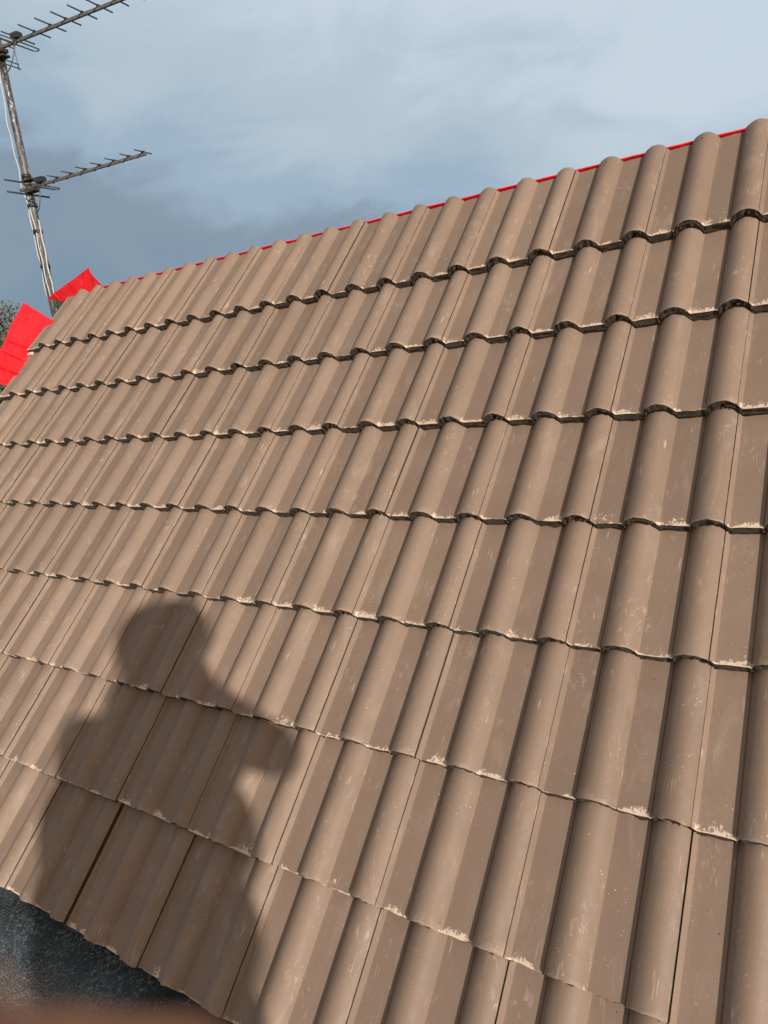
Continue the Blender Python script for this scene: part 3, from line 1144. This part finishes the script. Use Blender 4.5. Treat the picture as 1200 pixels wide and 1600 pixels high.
# arms: shoulders, elbows out, hands meeting at the phone
hr = Pc(0.105, 0.070, -0.018)
hl = Pc(-0.105, 0.085, -0.020)
limb([Pp(0.21, -0.36, -0.10), Pp(0.272, -0.20, -0.245), hr + DOWN * 0.045 - FWD * 0.02], [0.085, 0.070, 0.044])
limb([Pp(-0.20, -0.38, -0.12), Pp(-0.30, -0.29, -0.36), hl + DOWN * 0.045 - FWD * 0.02], [0.080, 0.062, 0.040])
# hands: palm behind the phone edge, four fingers curled round the back, thumb on the screen side
for sg, h in ((1, hr), (-1, hl)):
    ball(h, 0.034, (0.62, 1.15, 0.75), Matrix((RIGHT, DOWN, FWD)).transposed())
    limb([h + DOWN * 0.045 - FWD * 0.02, h + DOWN * 0.01], [0.031, 0.030])
    if sg == 1:
        for i, (dy, le) in enumerate(((-0.030, .92), (-0.010, 1.0), (0.011, .94), (0.031, .78))):
            a = h + DOWN * dy + RIGHT * -0.002
            finger([a, a - RIGHT * 0.018 * le + FWD * 0.024, a - RIGHT * 0.042 * le + FWD * 0.0125, a - RIGHT * 0.058 * le + FWD * 0.011], 0.0088)
    else:
        for i, (dy, le) in enumerate(((0.004, .92), (0.022, .95), (0.040, .78))):
            a = h + DOWN * dy + RIGHT * 0.002
            finger([a, a + RIGHT * 0.018 * le + FWD * 0.026, a + RIGHT * 0.042 * le + FWD * 0.0135, a + RIGHT * 0.058 * le + FWD * 0.012], 0.0088)
        # index finger has slipped in front of the lens
        a = h - DOWN * 0.022
        finger([a, Pc(-0.078, 0.062, 0.034), Pc(-0.046, 0.0452, 0.055), Pc(-0.015, 0.0480, 0.056)], 0.0098)
    finger([h - DOWN * 0.012 - FWD * 0.010, h - DOWN * 0.035 - RIGHT * 0.012 * sg - FWD * 0.022, h - DOWN * 0.052 - RIGHT * 0.030 * sg - FWD * 0.0225], 0.0105)
pme = bm_mesh('person_source', pb)
po = bpy.data.objects.new('person', pme)
col.objects.link(po)
md = po.modifiers.new('fuse', 'REMESH')
md.mode = 'VOXEL'
md.voxel_size = 0.0055
md.use_smooth_shade = True
md = po.modifiers.new('soften', 'SMOOTH')
md.factor = 0.5
md.iterations = 2
dg = bpy.context.evaluated_depsgraph_get()
ev = po.evaluated_get(dg)
fused = bpy.data.meshes.new_from_object(ev)
po.modifiers.clear()
po.data = fused
po.name = 'person'
fused.materials.clear()
for q in (M_skin, M_jacket, M_trouser, M_black):
    fused.materials.append(q)
ankle_z = DECK + 0.12
for f in fused.polygons:
    c = f.center
    rel = c - CAM
    lf = rel.dot(Fh)
    if c.z < DECK + 0.11:
        mi = 3
    elif rel.z < -0.74:
        mi = 2
    elif (c - hc).length < 0.165 and rel.z > 0.045:
        mi = 0
    elif min((c - hr).dot(DOWN) if (c - hr).length < 0.12 else 9, (c - hl).dot(DOWN) if (c - hl).length < 0.17 else 9) < 0.030:
        mi = 0
    else:
        mi = 1
    f.material_index = mi
    f.use_smooth = True
tag(po, 'photographer in navy jacket and dark hat, seen as shadow and blurred brown fingertip', 'person')
# knitted hat with a turned-up peak
bm = bmesh.new()
q = bmesh.ops.create_uvsphere(bm, u_segments=28, v_segments=16, radius=1)
M = Matrix.Translation(hc + Zh * 0.045 - Fh * 0.006) @ BODYROT.to_4x4() @ Matrix.Diagonal((0.150, 0.150, 0.130, 1))
for v_ in q['verts']:
    v_.co = Vector([math.copysign(abs(t_) ** 0.72, t_) for t_ in v_.co]) * 0.97
bmesh.ops.transform(bm, matrix=M, verts=q['verts'])
dl = [v for v in bm.verts if v.co.z < hc.z - 0.012]
bmesh.ops.delete(bm, geom=dl, context='VERTS')
hat = link('hat', bm_mesh('hat', bm), M_hat, None, True)
hat.parent = po
md = hat.modifiers.new('thickness', 'SOLIDIFY')
md.thickness = 0.006
bm = bmesh.new()
V, F = [], []
for i in range(15):
    a = math.pi * (0.18 + 0.64 * i / 14)
    for j in range(4):
        rr_ = 0.106 + 0.028 * j * math.sin(a)
        p = hc + Rh * math.cos(a) * (0.104 + 0.006 * j) + Fh * math.sin(a) * rr_ + Zh * (0.050 - 0.004 * j)
        V.append(p)
for i in range(14):
    for j in range(3):
        k = i * 4 + j
        F.append((k, k + 1, k + 5, k + 4))
bm.free()
pk_ = link('hat_peak', mesh('hat_peak', V, F), M_hat, None, True)
pk_.parent = hat
md = pk_.modifiers.new('thickness', 'SOLIDIFY')
md.thickness = 0.004

# the phone
rot = Matrix((RIGHT, DOWN, FWD)).transposed()
ph = empty('phone', Pc(0, 0.06, -0.009))
tag(ph, 'black phone held in both hands taking the picture', 'phone')
bm = bmesh.new()
bx(bm, Pc(0.0, 0.055, -0.0095), (0.078, 0.158, 0.008), rot, 0.003)
link('phone_body', bm_mesh('phone_body', bm), M_black, ph)
bm = bmesh.new()
tube(bm, [Pc(0, 0, -0.0058), Pc(0, 0, -0.0030)], 0.006, 20)
link('camera_lens', bm_mesh('camera_lens', bm), M_black, ph)
bm = bmesh.new()
bx(bm, Pc(0.0, 0.055, -0.0140), (0.070, 0.148, 0.0008), rot)
link('screen', bm_mesh('screen', bm), simple('screen_glass', (0.02, 0.02, 0.02), 0.1), ph)
